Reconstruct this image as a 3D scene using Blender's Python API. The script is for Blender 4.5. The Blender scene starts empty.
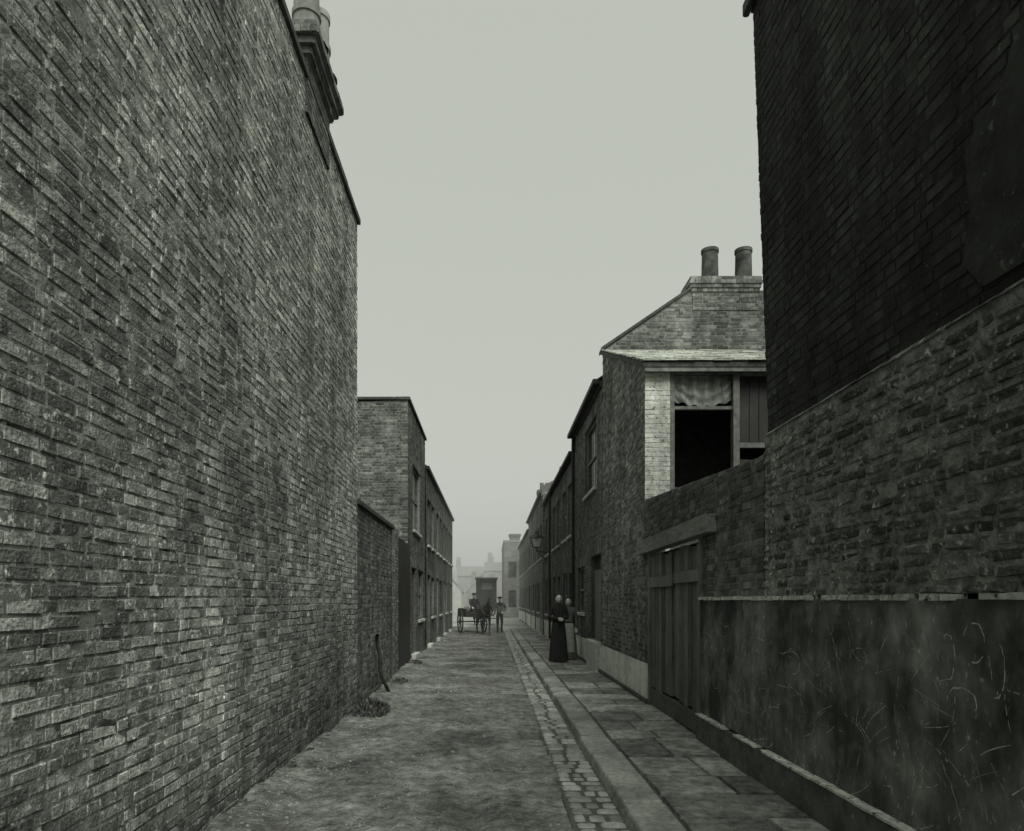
import bpy, math, random
from mathutils import Vector, noise, Matrix
random.seed(7)
R=random.random
def U(a,b): return a+(b-a)*R()
COL=bpy.context.scene.collection
F=700.0
# ---------------------------------------------------------------- helpers
def tone(v): return (v*0.95, v*1.0, v*0.895, 1.0)
def N(nt,t,**k):
    n=nt.nodes.new(t)
    for a,b in k.items(): setattr(n,a,b)
    return n
def make_mat(name,lo,hi,scale=8,stretch=(1,1,1),rough=0.9,bump=0.3,bscale=40,bdist=0.01,rnd=False,rlo=0.55,rhi=1.5,
             stain=(0.7,1.25),sscale=0.6,fleck=None,fscale=30,fth=0.62,fw=0.07,spec=0.2,streak=None,damp=None):
    m=bpy.data.materials.new(name); m.use_nodes=True
    nt=m.node_tree; L=nt.links; b=nt.nodes['Principled BSDF']
    b.inputs['Roughness'].default_value=rough
    b.inputs['Specular IOR Level'].default_value=spec
    tc=N(nt,'ShaderNodeTexCoord'); mp=N(nt,'ShaderNodeMapping')
    mp.inputs['Scale'].default_value=stretch
    L.new(tc.outputs['Object'],mp.inputs['Vector'])
    n1=N(nt,'ShaderNodeTexNoise'); n1.inputs['Scale'].default_value=scale; n1.inputs['Detail'].default_value=5; n1.inputs['Roughness'].default_value=0.65
    L.new(mp.outputs[0],n1.inputs['Vector'])
    r=N(nt,'ShaderNodeValToRGB'); r.color_ramp.elements[0].position=0.32; r.color_ramp.elements[1].position=0.68
    r.color_ramp.elements[0].color=tone(lo); r.color_ramp.elements[1].color=tone(hi)
    L.new(n1.outputs['Fac'],r.inputs['Fac']); col=r.outputs['Color']
    def mulv(col,val):
        v=N(nt,'ShaderNodeVectorMath',operation='SCALE'); L.new(col,v.inputs[0]); L.new(val,v.inputs['Scale']); return v.outputs[0]
    if rnd:
        a=N(nt,'ShaderNodeAttribute',attribute_name='rnd')
        mr=N(nt,'ShaderNodeMapRange'); mr.inputs['To Min'].default_value=rlo; mr.inputs['To Max'].default_value=rhi
        L.new(a.outputs['Fac'],mr.inputs['Value']); col=mulv(col,mr.outputs[0])
    if fleck is not None:
        nf=N(nt,'ShaderNodeTexNoise'); nf.inputs['Scale'].default_value=fscale; nf.inputs['Detail'].default_value=4; nf.inputs['Roughness'].default_value=0.7
        L.new(mp.outputs[0],nf.inputs['Vector'])
        mf=N(nt,'ShaderNodeMapRange'); mf.inputs['From Min'].default_value=fth; mf.inputs['From Max'].default_value=fth+fw
        L.new(nf.outputs['Fac'],mf.inputs['Value'])
        mx=N(nt,'ShaderNodeMix',data_type='RGBA'); mx.inputs['B'].default_value=tone(fleck)
        L.new(mf.outputs[0],mx.inputs['Factor']); L.new(col,mx.inputs['A']); col=mx.outputs['Result']
    if streak:   # run-off streaks, stretched vertically
        m2=N(nt,'ShaderNodeMapping'); m2.inputs['Scale'].default_value=(2.2,2.2,0.25); L.new(tc.outputs['Object'],m2.inputs['Vector'])
        n4=N(nt,'ShaderNodeTexNoise'); n4.inputs['Scale'].default_value=1.6; n4.inputs['Detail'].default_value=4; L.new(m2.outputs[0],n4.inputs['Vector'])
        mr=N(nt,'ShaderNodeMapRange'); mr.inputs['From Min'].default_value=0.35; mr.inputs['From Max'].default_value=0.65
        mr.inputs['To Min'].default_value=streak[0]; mr.inputs['To Max'].default_value=streak[1]
        L.new(n4.outputs['Fac'],mr.inputs['Value']); col=mulv(col,mr.outputs[0])
    if damp:   # splashed dirt at the foot of the wall
        sx=N(nt,'ShaderNodeSeparateXYZ'); L.new(tc.outputs['Object'],sx.inputs[0])
        nd=N(nt,'ShaderNodeTexNoise'); nd.inputs['Scale'].default_value=2.5; nd.inputs['Detail'].default_value=4; L.new(tc.outputs['Object'],nd.inputs['Vector'])
        ad=N(nt,'ShaderNodeMath',operation='MULTIPLY_ADD'); ad.inputs[1].default_value=-.9; L.new(nd.outputs['Fac'],ad.inputs[0]); L.new(sx.outputs['Z'],ad.inputs[2])
        mr=N(nt,'ShaderNodeMapRange'); mr.inputs['From Min'].default_value=-.35; mr.inputs['From Max'].default_value=.45
        mr.inputs['To Min'].default_value=damp; mr.inputs['To Max'].default_value=1.0
        L.new(ad.outputs[0],mr.inputs['Value']); col=mulv(col,mr.outputs[0])
    if stain:
        n2=N(nt,'ShaderNodeTexNoise'); n2.inputs['Scale'].default_value=sscale; n2.inputs['Detail'].default_value=4; n2.inputs['Roughness'].default_value=0.6
        L.new(tc.outputs['Object'],n2.inputs['Vector'])
        mr=N(nt,'ShaderNodeMapRange'); mr.inputs['From Min'].default_value=0.35; mr.inputs['From Max'].default_value=0.65
        mr.inputs['To Min'].default_value=stain[0]; mr.inputs['To Max'].default_value=stain[1]
        L.new(n2.outputs['Fac'],mr.inputs['Value']); col=mulv(col,mr.outputs[0])
    L.new(col,b.inputs['Base Color'])
    if bump:
        n3=N(nt,'ShaderNodeTexNoise'); n3.inputs['Scale'].default_value=bscale; n3.inputs['Detail'].default_value=4
        L.new(mp.outputs[0],n3.inputs['Vector'])
        bp=N(nt,'ShaderNodeBump'); bp.inputs['Strength'].default_value=bump; bp.inputs['Distance'].default_value=bdist
        L.new(n3.outputs['Fac'],bp.inputs['Height']); L.new(bp.outputs[0],b.inputs['Normal'])
    return m
M={}
M['brickL']=make_mat('sooty_stock_brick',0.12,0.35,scale=16,rnd=True,rlo=0.6,rhi=1.6,fleck=0.70,fscale=24,fth=0.57,fw=.10,bump=0.8,bscale=55,bdist=.015,sscale=0.55,stain=(0.52,1.4),streak=(.75,1.3),damp=.5)
M['mortarL']=make_mat('old_lime_mortar',0.06,0.40,scale=4,fleck=0.65,fscale=14,fth=0.57,bump=0.6,bscale=50,damp=.5)
M['brickR']=make_mat('rough_brick',0.10,0.28,scale=16,rnd=True,rlo=0.55,rhi=1.5,fleck=0.62,fscale=16,fth=0.57,fw=.08,bump=1.0,bscale=36,bdist=0.035,streak=(.65,1.2))
M['mortarR']=make_mat('smeared_mortar',0.09,0.42,scale=10,bump=1.0,bscale=30,bdist=0.03)
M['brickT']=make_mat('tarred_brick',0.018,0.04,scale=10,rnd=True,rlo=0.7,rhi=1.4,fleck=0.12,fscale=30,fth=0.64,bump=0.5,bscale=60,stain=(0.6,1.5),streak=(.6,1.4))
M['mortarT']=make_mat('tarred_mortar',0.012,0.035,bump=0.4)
M['brickH']=make_mat('cottage_brick',0.10,0.24,scale=14,rnd=True,rlo=0.5,rhi=1.5,fleck=.4,fscale=22,fth=.62,bump=0.5,bscale=60,stain=(0.6,1.3),streak=(.7,1.2))
M['mortarH']=make_mat('cottage_mortar',0.12,0.32,scale=7,bump=0.5)
M['brickHD']=make_mat('dark_cottage_brick',0.075,0.17,scale=14,rnd=True,rlo=0.55,rhi=1.5,fleck=.35,fscale=22,fth=.64,bump=0.5,bscale=60,streak=(.7,1.2))
M['mortarHD']=make_mat('dark_mortar',0.07,0.24,scale=7,bump=0.5)
M['brickF']=make_mat('haze_paled_brick',0.12,0.2,scale=6,rnd=True,rlo=0.7,rhi=1.3,bump=0.2)  # paler than the near brick: distance haze is put into the colour
M['mortarF']=make_mat('haze_paled_mortar',0.16,0.26,scale=6,bump=0)  # mortar paled the same way, haze in the colour
M['brickW']=make_mat('whitewashed_brick',0.5,0.8,scale=9,rnd=True,rlo=0.8,rhi=1.1,fleck=0.12,fscale=14,fth=0.56,bump=0.5,streak=(.7,1.05))
M['mortarW']=make_mat('whitewashed_mortar',0.3,0.6,scale=9,bump=0.5)
M['white']=make_mat('limewash',0.65,0.9,scale=5,fleck=0.22,fscale=7,fth=0.61,bump=0.5,stain=(0.85,1.0),sscale=2,streak=(.82,1.0))
M['render']=make_mat('tarred_render',0.075,0.17,scale=7,stretch=(1,1,0.6),fleck=0.36,fscale=24,fth=0.60,fw=.12,bump=0.8,bscale=22,bdist=0.014,rough=0.7,stain=(0.4,1.55),sscale=2.4,streak=(.6,1.4))
M['plinth']=make_mat('plinth_render',0.07,0.15,scale=6,fleck=.28,fscale=20,fth=.62,bump=0.6,bscale=30,rough=0.8)
M['chalk']=make_mat('chalk',0.35,0.65,scale=40,bump=0)
M['ledge']=make_mat('chipped_lime_edge',0.3,0.8,scale=12,fleck=0.08,fscale=16,fth=0.56,bump=0.5)
M['road']=make_mat('macadam_mud',0.08,0.26,scale=8,fleck=0.44,fscale=34,fth=0.59,fw=.12,bump=1.0,bscale=20,bdist=0.06,stain=(0.5,1.4),sscale=1.1)
M['ground']=make_mat('packed_earth',0.3,0.45,scale=2,bump=0.4,bscale=20)
M['stones']=make_mat('road_stones',0.12,0.34,scale=25,rnd=True,rlo=0.5,rhi=1.5,bump=0.3,bscale=50)
M['sett']=make_mat('granite_sett',0.20,0.38,scale=25,rnd=True,rlo=0.65,rhi=1.3,bump=0.6,bscale=50,rough=0.6,stain=(.7,1.2),sscale=2)
M['joint']=make_mat('joint_dirt',0.055,0.12,scale=20,bump=0.4)
M['kerb']=make_mat('granite_kerb',0.22,0.44,scale=22,rnd=True,rlo=0.65,rhi=1.2,bump=0.6,bscale=50,bdist=.02,rough=0.65,stain=(0.6,1.15),sscale=2.5)
M['flag']=make_mat('york_flag',0.15,0.35,scale=12,rnd=True,rlo=0.6,rhi=1.35,fleck=0.55,fscale=46,fth=0.62,bump=0.8,bscale=30,bdist=.025,rough=0.7,stain=(0.55,1.25),sscale=3)
M['wood']=make_mat('weathered_timber',0.07,0.20,scale=9,stretch=(6,6,0.5),bump=0.7,bscale=12,rough=0.8,rnd=True,rlo=0.55,rhi=1.6,fleck=.36,fscale=14,fth=.62)
M['woodl']=make_mat('grey_timber',0.14,0.3,scale=9,stretch=(4,0.5,4),bump=0.6,bscale=12,rough=0.8)
M['woodf']=make_mat('painted_frame',0.10,0.22,scale=12,bump=0.3)
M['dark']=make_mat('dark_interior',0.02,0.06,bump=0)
M['glass']=make_mat('window_glass',0.01,0.03,scale=2,rough=0.12,bump=0,spec=0.6)
M['slate']=make_mat('slate',0.07,0.13,scale=10,rnd=True,rlo=0.6,rhi=1.4,bump=0.4,rough=0.6)
M['slatel']=make_mat('lit_lichened_slate',0.3,0.6,scale=14,rnd=True,rlo=0.6,rhi=1.2,fleck=0.1,fscale=20,fth=0.6,bump=0.4)  # lichen, plus the bright lit look of the roof put into the colour
M['pot']=make_mat('clay_pot',0.12,0.25,scale=7,bump=0.4,stain=(0.7,1.2),sscale=3)
M['potl']=make_mat('buff_clay_pot',0.24,0.42,scale=7,bump=0.4,stain=(0.6,1.1),sscale=3)
M['potd']=make_mat('sooty_clay_pot',0.04,0.12,scale=7,bump=0.4,stain=(.6,1.3),sscale=3)
M['stone']=make_mat('stone_trim',0.35,0.6,scale=12,bump=0.4)
M['sooty']=make_mat('sooty_stone',0.04,0.10,scale=12,bump=0.4)
M['iron']=make_mat('iron',0.02,0.045,scale=12,rough=0.6,bump=0.3)
M['cloth']=make_mat('dark_cloth',0.02,0.04,scale=20,bump=0.3,rough=1,stain=None)
M['cloth2']=make_mat('mid_cloth',0.09,0.15,scale=20,bump=0.3,rough=1,stain=None)
M['cloth3']=make_mat('light_cloth',0.30,0.45,scale=12,bump=0.3,rough=1,stain=None)
M['skin']=make_mat('skin',0.55,0.62,scale=20,bump=0,rough=0.6,stain=None)
M['hair']=make_mat('hair',0.02,0.04,scale=30,bump=0.3,stain=None)
M['horse']=make_mat('horse_coat',0.03,0.06,scale=8,bump=0.2,rough=.7)
M['curtain']=make_mat('sacking',0.14,0.26,scale=6,stretch=(3,1,0.6),fleck=0.5,fscale=5,fth=0.6,fw=.15,bump=0.6,bscale=20)
M['far']=make_mat('hazy_brick',0.26,0.32,scale=1,bump=0,stain=(0.9,1.05),sscale=0.2)  # far house colours, aerial haze painted in as a paler tone
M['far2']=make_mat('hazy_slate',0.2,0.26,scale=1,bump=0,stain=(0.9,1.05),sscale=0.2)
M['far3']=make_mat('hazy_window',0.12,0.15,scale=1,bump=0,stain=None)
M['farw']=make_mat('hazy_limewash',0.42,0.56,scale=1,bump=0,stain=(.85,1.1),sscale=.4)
M['farm']=make_mat('haze_paled_middle_brick',0.22,0.3,scale=3,bump=0,stain=(.85,1.1),sscale=.4)  # brick with distance haze painted into its colour
M['weed']=make_mat('weeds',0.04,0.14,scale=12,bump=0.3,rnd=True)
M['van']=make_mat('van_paint',0.03,0.05,scale=4,bump=0.1,rough=0.6)
M['sack']=make_mat('sacking_load',0.12,0.25,scale=12,bump=0.5)

def empty(name,loc=(0,0,0)):
    e=bpy.data.objects.new(name,None); e.location=loc; COL.objects.link(e); return e
def obj(name,verts,faces,mat,parent=None,rnd=None,smooth=False):
    me=bpy.data.meshes.new(name); me.from_pydata([tuple(v) for v in verts],[],faces)
    mats=mat if isinstance(mat,list) else [mat]
    for m in mats: me.materials.append(M[m] if isinstance(m,str) else m)
    if rnd is not None:
        a=me.attributes.new('rnd','FLOAT','FACE'); a.data.foreach_set('value',rnd)
    if smooth: me.polygons.foreach_set('use_smooth',[True]*len(me.polygons))
    me.update(); o=bpy.data.objects.new(name,me); COL.objects.link(o)
    if parent: o.parent=parent
    return o
class MB:
    def __init__(s): s.v=[];s.f=[];s.r=[]
    def hexa(s,p,r=None):
        b=len(s.v); s.v+=p
        fs=[(3,2,1,0),(4,5,6,7),(0,1,5,4),(1,2,6,5),(2,3,7,6),(3,0,4,7)]
        s.f+=[tuple(b+i for i in q) for q in fs]; s.r+=[R() if r is None else r]*6
    def box(s,x0,x1,y0,y1,z0,z1,r=None):
        s.hexa([Vector(c) for c in [(x0,y0,z0),(x1,y0,z0),(x1,y1,z0),(x0,y1,z0),(x0,y0,z1),(x1,y0,z1),(x1,y1,z1),(x0,y1,z1)]],r)
    def quad(s,a,b,c,d,r=None):
        n=len(s.v); s.v+=[Vector(q) for q in (a,b,c,d)]; s.f.append((n,n+1,n+2,n+3)); s.r.append(R() if r is None else r)
    def rod(s,a,b,ra,rb=None,n=8,r=None):
        a=Vector(a);b=Vector(b); rb=ra if rb is None else rb
        d=(b-a).normalized(); t=Vector((0,0,1)) if abs(d.z)<.9 else Vector((1,0,0))
        e=d.cross(t).normalized(); g=d.cross(e); k=len(s.v); rr=R() if r is None else r
        for P,q in((a,ra),(b,rb)):
            for i in range(n):
                w=2*math.pi*i/n; s.v.append(P+e*math.cos(w)*q+g*math.sin(w)*q)
        for i in range(n):
            j=(i+1)%n; s.f.append((k+i,k+j,k+n+j,k+n+i)); s.r.append(rr)
        s.f.append(tuple(k+i for i in range(n))[::-1]); s.f.append(tuple(k+n+i for i in range(n))); s.r+=[rr,rr]
    def lathe(s,c,prof,n=16,r=None):
        c=Vector(c);k=len(s.v); rr=R() if r is None else r
        for q,z in prof:
            for i in range(n):
                w=2*math.pi*i/n; s.v.append(c+Vector((math.cos(w)*q,math.sin(w)*q,z)))
        for j in range(len(prof)-1):
            for i in range(n):
                i2=(i+1)%n; s.f.append((k+j*n+i,k+j*n+i2,k+(j+1)*n+i2,k+(j+1)*n+i)); s.r.append(rr)
    def ring(s,c,axis,r0,th,wd,n=24,r=None):
        c=Vector(c);ax=Vector(axis).normalized();t=Vector((0,0,1)) if abs(ax.z)<.9 else Vector((1,0,0));e=ax.cross(t).normalized();g=ax.cross(e);k=len(s.v);rr=R() if r is None else r
        for i in range(n):
            w=2*math.pi*i/n; d=e*math.cos(w)+g*math.sin(w)
            s.v+=[c+d*(r0-th)-ax*wd/2,c+d*r0-ax*wd/2,c+d*r0+ax*wd/2,c+d*(r0-th)+ax*wd/2]
        for i in range(n):
            j=(i+1)%n
            for q in range(4):
                q2=(q+1)%4; s.f.append((k+i*4+q,k+j*4+q,k+j*4+q2,k+i*4+q2)); s.r.append(rr)
    def make(s,name,mat,parent=None,smooth=False): return obj(name,s.v,s.f,mat,parent,s.r,smooth)

def sub_iv(ivs,a,b):
    out=[]
    for p,q in ivs:
        if b<=p or a>=q: out.append((p,q)); continue
        if a>p: out.append((p,a))
        if b<q: out.append((b,q))
    return out
def panel(name,o,u,v,n,W,H,mb,mm,parent=None,holes=(),topf=None,course=0.068,sl=0.205,hl=0.098,jt=0.010,prot=(0.002,0.008),
          rough=0.003,tilt=0.0015,inset=0.004,wob=0.012,miss=0.004,seed=0,brk=()):
    """brickwork: mortar sheet with real brick blocks; frame o + a*u + b*v, outward n"""
    o=Vector(o);u=Vector(u);v=Vector(v);n=Vector(n)
    mbk=MB()
    us=sorted(set([0,W]+[h[0] for h in holes]+[h[1] for h in holes]+list(brk))); us=[a for a in us if 0<=a<=W]
    zs=sorted(set([0,H]+[h[2] for h in holes]+[h[3] for h in holes])); zs=[a for a in zs if 0<=a<=H]
    P=lambda a,b,c=0:o+u*a+v*b+n*c
    for i in range(len(us)-1):
        for j in range(len(zs)-1):
            a0,a1,z0,z1=us[i],us[i+1],zs[j],zs[j+1]; ca,cz=(a0+a1)/2,(z0+z1)/2
            if any(h[0]<ca<h[1] and h[2]<cz<h[3] for h in holes): continue
            if topf:
                t0,t1=min(z1,topf(a0+1e-6)),min(z1,topf(a1-1e-6))
                if t0<=z0 and t1<=z0: continue
                mbk.quad(P(a0,z0),P(a1,z0),P(a1,max(z0,t1)),P(a0,max(z0,t0)))
            else: mbk.quad(P(a0,z0),P(a1,z0),P(a1,z1),P(a0,z1))
    mbk.make(name+'_mortar',mm,parent)
    b=MB(); rows=int(H/course+1e-6)
    for k in range(rows+1):
        z0=k*course; z1=z0+course-jt
        if z0+0.03>H: break
        z1=min(z1,H)
        iv=[(0.0,W)]
        zc=(z0+z1)/2
        for h in holes:
            if h[2]<zc<h[3]: iv=sub_iv(iv,h[0],h[1])
        a=-((k%2)*(hl/2+sl/2+jt) if hl else (k%2)*sl*0.5)-U(0,0.02); t=k%2
        while a<W:
            L=(sl if (t%2==0 or not hl) else hl); t+=1
            a1=a+L+U(-.006,.006)
            for p,q in iv:
                s0,s1=max(a,p),min(a1,q)
                if s1-s0<0.02: continue
                zz1=z1
                if topf:
                    tp=min(topf(s0+1e-6),topf(s1-1e-6))
                    if z0+0.02>tp: continue
                    zz1=min(z1,tp)
                if R()<miss: continue
                w=wob*noise.noise(Vector((s0*0.35+seed,z0*0.3,seed*1.7))) if wob else 0
                h=U(*prot); ti=U(-tilt,tilt); tj=U(-tilt,tilt); c=inset
                g=lambda:U(-rough,rough)
                wa,wb=(0 if k==0 else w),w
                e0=0 if s0<=p+1e-5 else 1; e1=0 if s1>=q-1e-5 else 1
                pts=[P(s0+g()*e0,z0+wa+g(),-.004),P(s1+g()*e1,z0+wa+g(),-.004),P(s1+g()*e1,zz1+wb+g(),-.004),P(s0+g()*e0,zz1+wb+g(),-.004),
                     P(s0+(c+g())*e0,z0+wa+c+g(),h+ti+tj),P(s1-(c+g())*e1,z0+wa+c+g(),h-ti+tj),P(s1-(c+g())*e1,zz1+wb-c+g(),h-ti-tj),P(s0+(c+g())*e0,zz1+wb-c+g(),h+ti-tj)]
                bi=len(b.v); b.v+=pts
                rr=R(); rr=rr*rr*0.6+rr*0.4
                for q4 in((4,5,6,7),(0,1,5,4),(1,2,6,5),(2,3,7,6),(3,0,4,7)):
                    b.f.append(tuple(bi+i for i in q4)); b.r.append(rr)
            a=a1+jt
    return b.make(name,mb,parent)
def box(name,x0,x1,y0,y1,z0,z1,mat,parent=None,bev=0):
    b=MB(); b.box(x0,x1,y0,y1,z0,z1); o=b.make(name,mat,parent)
    if bev:
        m=o.modifiers.new('b','BEVEL'); m.width=bev; m.segments=2
    return o
def opening(name,x,y0,y1,z0,z1,sgn,parent,kind='window',frame='woodf',glass='glass',sill='stone',lintel='brickH'):
    """opening in a street wall lying in plane x; sgn=+1 building extends to +x"""
    d=0.11*sgn
    b=MB()
    b.quad((x,y0,z0),(x+d,y0,z0),(x+d,y0,z1),(x,y0,z1)); b.quad((x,y1,z0),(x+d,y1,z0),(x+d,y1,z1),(x,y1,z1))
    b.quad((x,y0,z1),(x+d,y0,z1),(x+d,y1,z1),(x,y1,z1)); b.quad((x,y0,z0),(x+d,y0,z0),(x+d,y1,z0),(x,y1,z0))
    b.make(name+'_reveal',lintel,parent)
    X=lambda a,c:(min(x+a*sgn,x+c*sgn),max(x+a*sgn,x+c*sgn))
    if kind=='window':
        g=MB(); g.quad((x+.09*sgn,y0,z0),(x+.09*sgn,y1,z0),(x+.09*sgn,y1,z1),(x+.09*sgn,y0,z1)); g.make(name+'_glass',glass,parent)
        f=MB(); w=.05; p,q=X(.05,.085)
        f.box(p,q,y0,y0+w,z0,z1);f.box(p,q,y1-w,y1,z0,z1);f.box(p,q,y0+w,y1-w,z1-w,z1);f.box(p,q,y0+w,y1-w,z0,z0+w)
        p,q=X(.055,.084)
        zm=(z0+z1)/2; f.box(p,q,y0+w,y1-w,zm-.025,zm+.025)
        p,q=X(.06,.083); ym=(y0+y1)/2; f.box(p,q,ym-.012,ym+.012,z0+w,z1-w)
        f.make(name+'_frame',frame,parent)
        p,q=X(-.07,.06); box(name+'_sill',p,q,y0-.06,y1+.06,z0-.08,z0-.002,sill,parent,bev=.01)
    else:
        g=MB(); n=5; p,q=X(.07,.10)
        for i in range(n):
            a=y0+(y1-y0)*i/n; g.box(p,q,a+.004,a+(y1-y0)/n-.004,z0,z1-.3)
        g.make(name+'_boards','wood',parent)
        g=MB(); g.quad((x+.105*sgn,y0,z0),(x+.105*sgn,y1,z0),(x+.105*sgn,y1,z1),(x+.105*sgn,y0,z1)); g.make(name+'_fanlight','dark',parent)
        p,q=X(-.12,.1); box(name+'_step',p,q,y0,y1,0.02,z0-.003,'stone',parent,bev=.015)
    l=MB(); a=y0-.1
    while a<y1+.1:
        p,q=X(-.018,.002); l.box(p,q,a,a+.065,z1+.004,z1+.225); a+=.075
    l.make(name+'_arch',lintel,parent)
# ---------------------------------------------------------------- ground
g=MB(); g.quad((-600,-60,-.03),(600,-60,-.03),(600,1500,-.03),(-600,1500,-.03)); g.make('ground','ground')
def roadz(x,y):
    z=0.026*noise.noise(Vector((x*1.3,y*0.7,3)))+0.022*noise.noise(Vector((x*5,y*4,1)))+0.014*noise.noise(Vector((x*14,y*12,7)))+0.006*noise.noise(Vector((x*33,y*30,7)))
    z+=0.024*(1-((x+.8)/1.4)**2)+.005
    z-=0.022*math.exp(-((x+1.45)/.12)**2)+0.022*math.exp(-((x+.15)/.12)**2)
    if x<-1.6: z+=.05*min(1,(-1.6-x)/.35)*(0.6+.8*noise.noise(Vector((0,y*1.5,9))))
    return z
nx,ny=120,1200; vs=[];fs=[]
x0,x1,y0,y1=-2.25,0.575,-1.0,40.0
for j in range(ny+1):
    t=j/ny; y=y0+(y1-y0)*(t**1.9)
    for i in range(nx+1):
        x=x0+(x1-x0)*i/nx; vs.append((x,y,roadz(x,y)))
for j in range(ny):
    for i in range(nx):
        a=j*(nx+1)+i; fs.append((a,a+1,a+nx+2,a+nx+1))
obj('road',vs,fs,'road',smooth=True)
g=MB()
for i in range(5200):
    y=1.5+28*R()**1.6; x=random.choice([U(-1.95,.57),U(-1.95,-1.3),U(-1.9,.57),U(-1,-.5)]); s=U(.004,.011)+(.012 if R()<.05 else 0)
    if x<-1.5: s*=1.3
    c=Vector((x,y,roadz(x,y))); a=U(0,6); pts=[]
    for zz,k in((-.5,1),(.6,.6)):
        for q in range(4):
            w=a+q*math.pi/2+U(-.3,.3); pts.append(c+Vector((math.cos(w)*s*k*U(.8,1.3),math.sin(w)*s*k*U(.8,1.3),zz*s)))
    g.hexa(pts)
g.make('gravel','stones')
# gutter setts: rows of worn granite stones with dirt-filled joints
gs=MB(); y=-1.0; K=6
while y<36:
    L=U(.13,.18); n=2 if R()<.6 else 3
    cut=[.565]+sorted([.565+.37*(i+1)/n+U(-.035,.035) for i in range(n-1)])+[.935]
    for i in range(n):
        xa,xb=cut[i]+.006,cut[i+1]-.006; ya,yb=y+.009+U(-.004,.004),y+L-.009+U(-.004,.004); h=U(.024,.038); rr=R(); k0=len(gs.v); tx=U(-.006,.006); ty=U(-.006,.006)
        for a in range(K+1):
            for c in range(K+1):
                uu=-1+2*a/K; vv=-1+2*c/K
                pw=lambda t: math.copysign(abs(t)**.55,t)
                X=(xa+xb)/2+(xb-xa)/2*pw(uu)*(1-.03*vv*vv); Y=(ya+yb)/2+(yb-ya)/2*pw(vv)*(1-.03*uu*uu)
                z=-.010+h*(1-abs(pw(uu))**5)*(1-abs(pw(vv))**5)+tx*uu+ty*vv+U(-.001,.001)
                gs.v.append(Vector((X,Y,z)))
        for a in range(K):
            for c in range(K):
                p=k0+a*(K+1)+c; gs.f.append((p,p+K+1,p+K+2,p+1)); gs.r.append(rr)
    y+=L
gso=gs.make('gutter_setts','sett',smooth=True)
b=MB(); b.quad((.55,-1,.006),(.96,-1,.006),(.96,36,.006),(.55,36,.006)); b.make('joint_dirt','joint',gso)
kb=MB(); y=-1.0
while y<36:
    L=U(.6,1.0); a=U(-.008,.008); zt=.105+U(-.010,.010); xo=.94+U(-.014,.014)
    b0,b1=y+.009,y+L-.009
    kb.hexa([Vector(p) for p in [(xo-.01,b0,-.02),(1.235,b0,-.02),(1.235,b1,-.02),(xo-.01,b1,-.02),(xo+.015,b0+.004,zt-.012),(1.232,b0+.004,zt+a),(1.232,b1-.004,zt),(xo+.015,b1-.004,zt-.012)]])
    y+=L
kbo=kb.make('kerb','kerb'); m=kbo.modifiers.new('b','BEVEL'); m.width=.022; m.segments=2
box('joint_fill',.97,1.22,-1,36,-.02,.08,'joint',kbo)
pv=empty('pavement'); box('pavement_bed',1.237,2.4,-1,36,-.02,.084,'joint',pv)
fl=MB(); y=-1.0
while y<36:
    L=U(.5,.85); xs=[1.245,2.25] if R()<.35 else [1.245,U(1.55,1.85),2.25]
    for i in range(len(xs)-1):
        zt=.104+U(-.007,.007); t=U(-.005,.005)
        xa,xb,ya,yb=xs[i]+.009,xs[i+1]-.009,y+.016,y+L-.016
        fl.hexa([Vector(p) for p in [(xa,ya,.07),(xb,ya,.07),(xb,yb,.07),(xa,yb,.07),(xa+.008,ya+.008,zt+t),(xb-.008,ya+.008,zt),(xb-.008,yb-.008,zt-t),(xa+.008,yb-.008,zt)]])
    y+=L
fl.make('flagstones','flag',pv)
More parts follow.
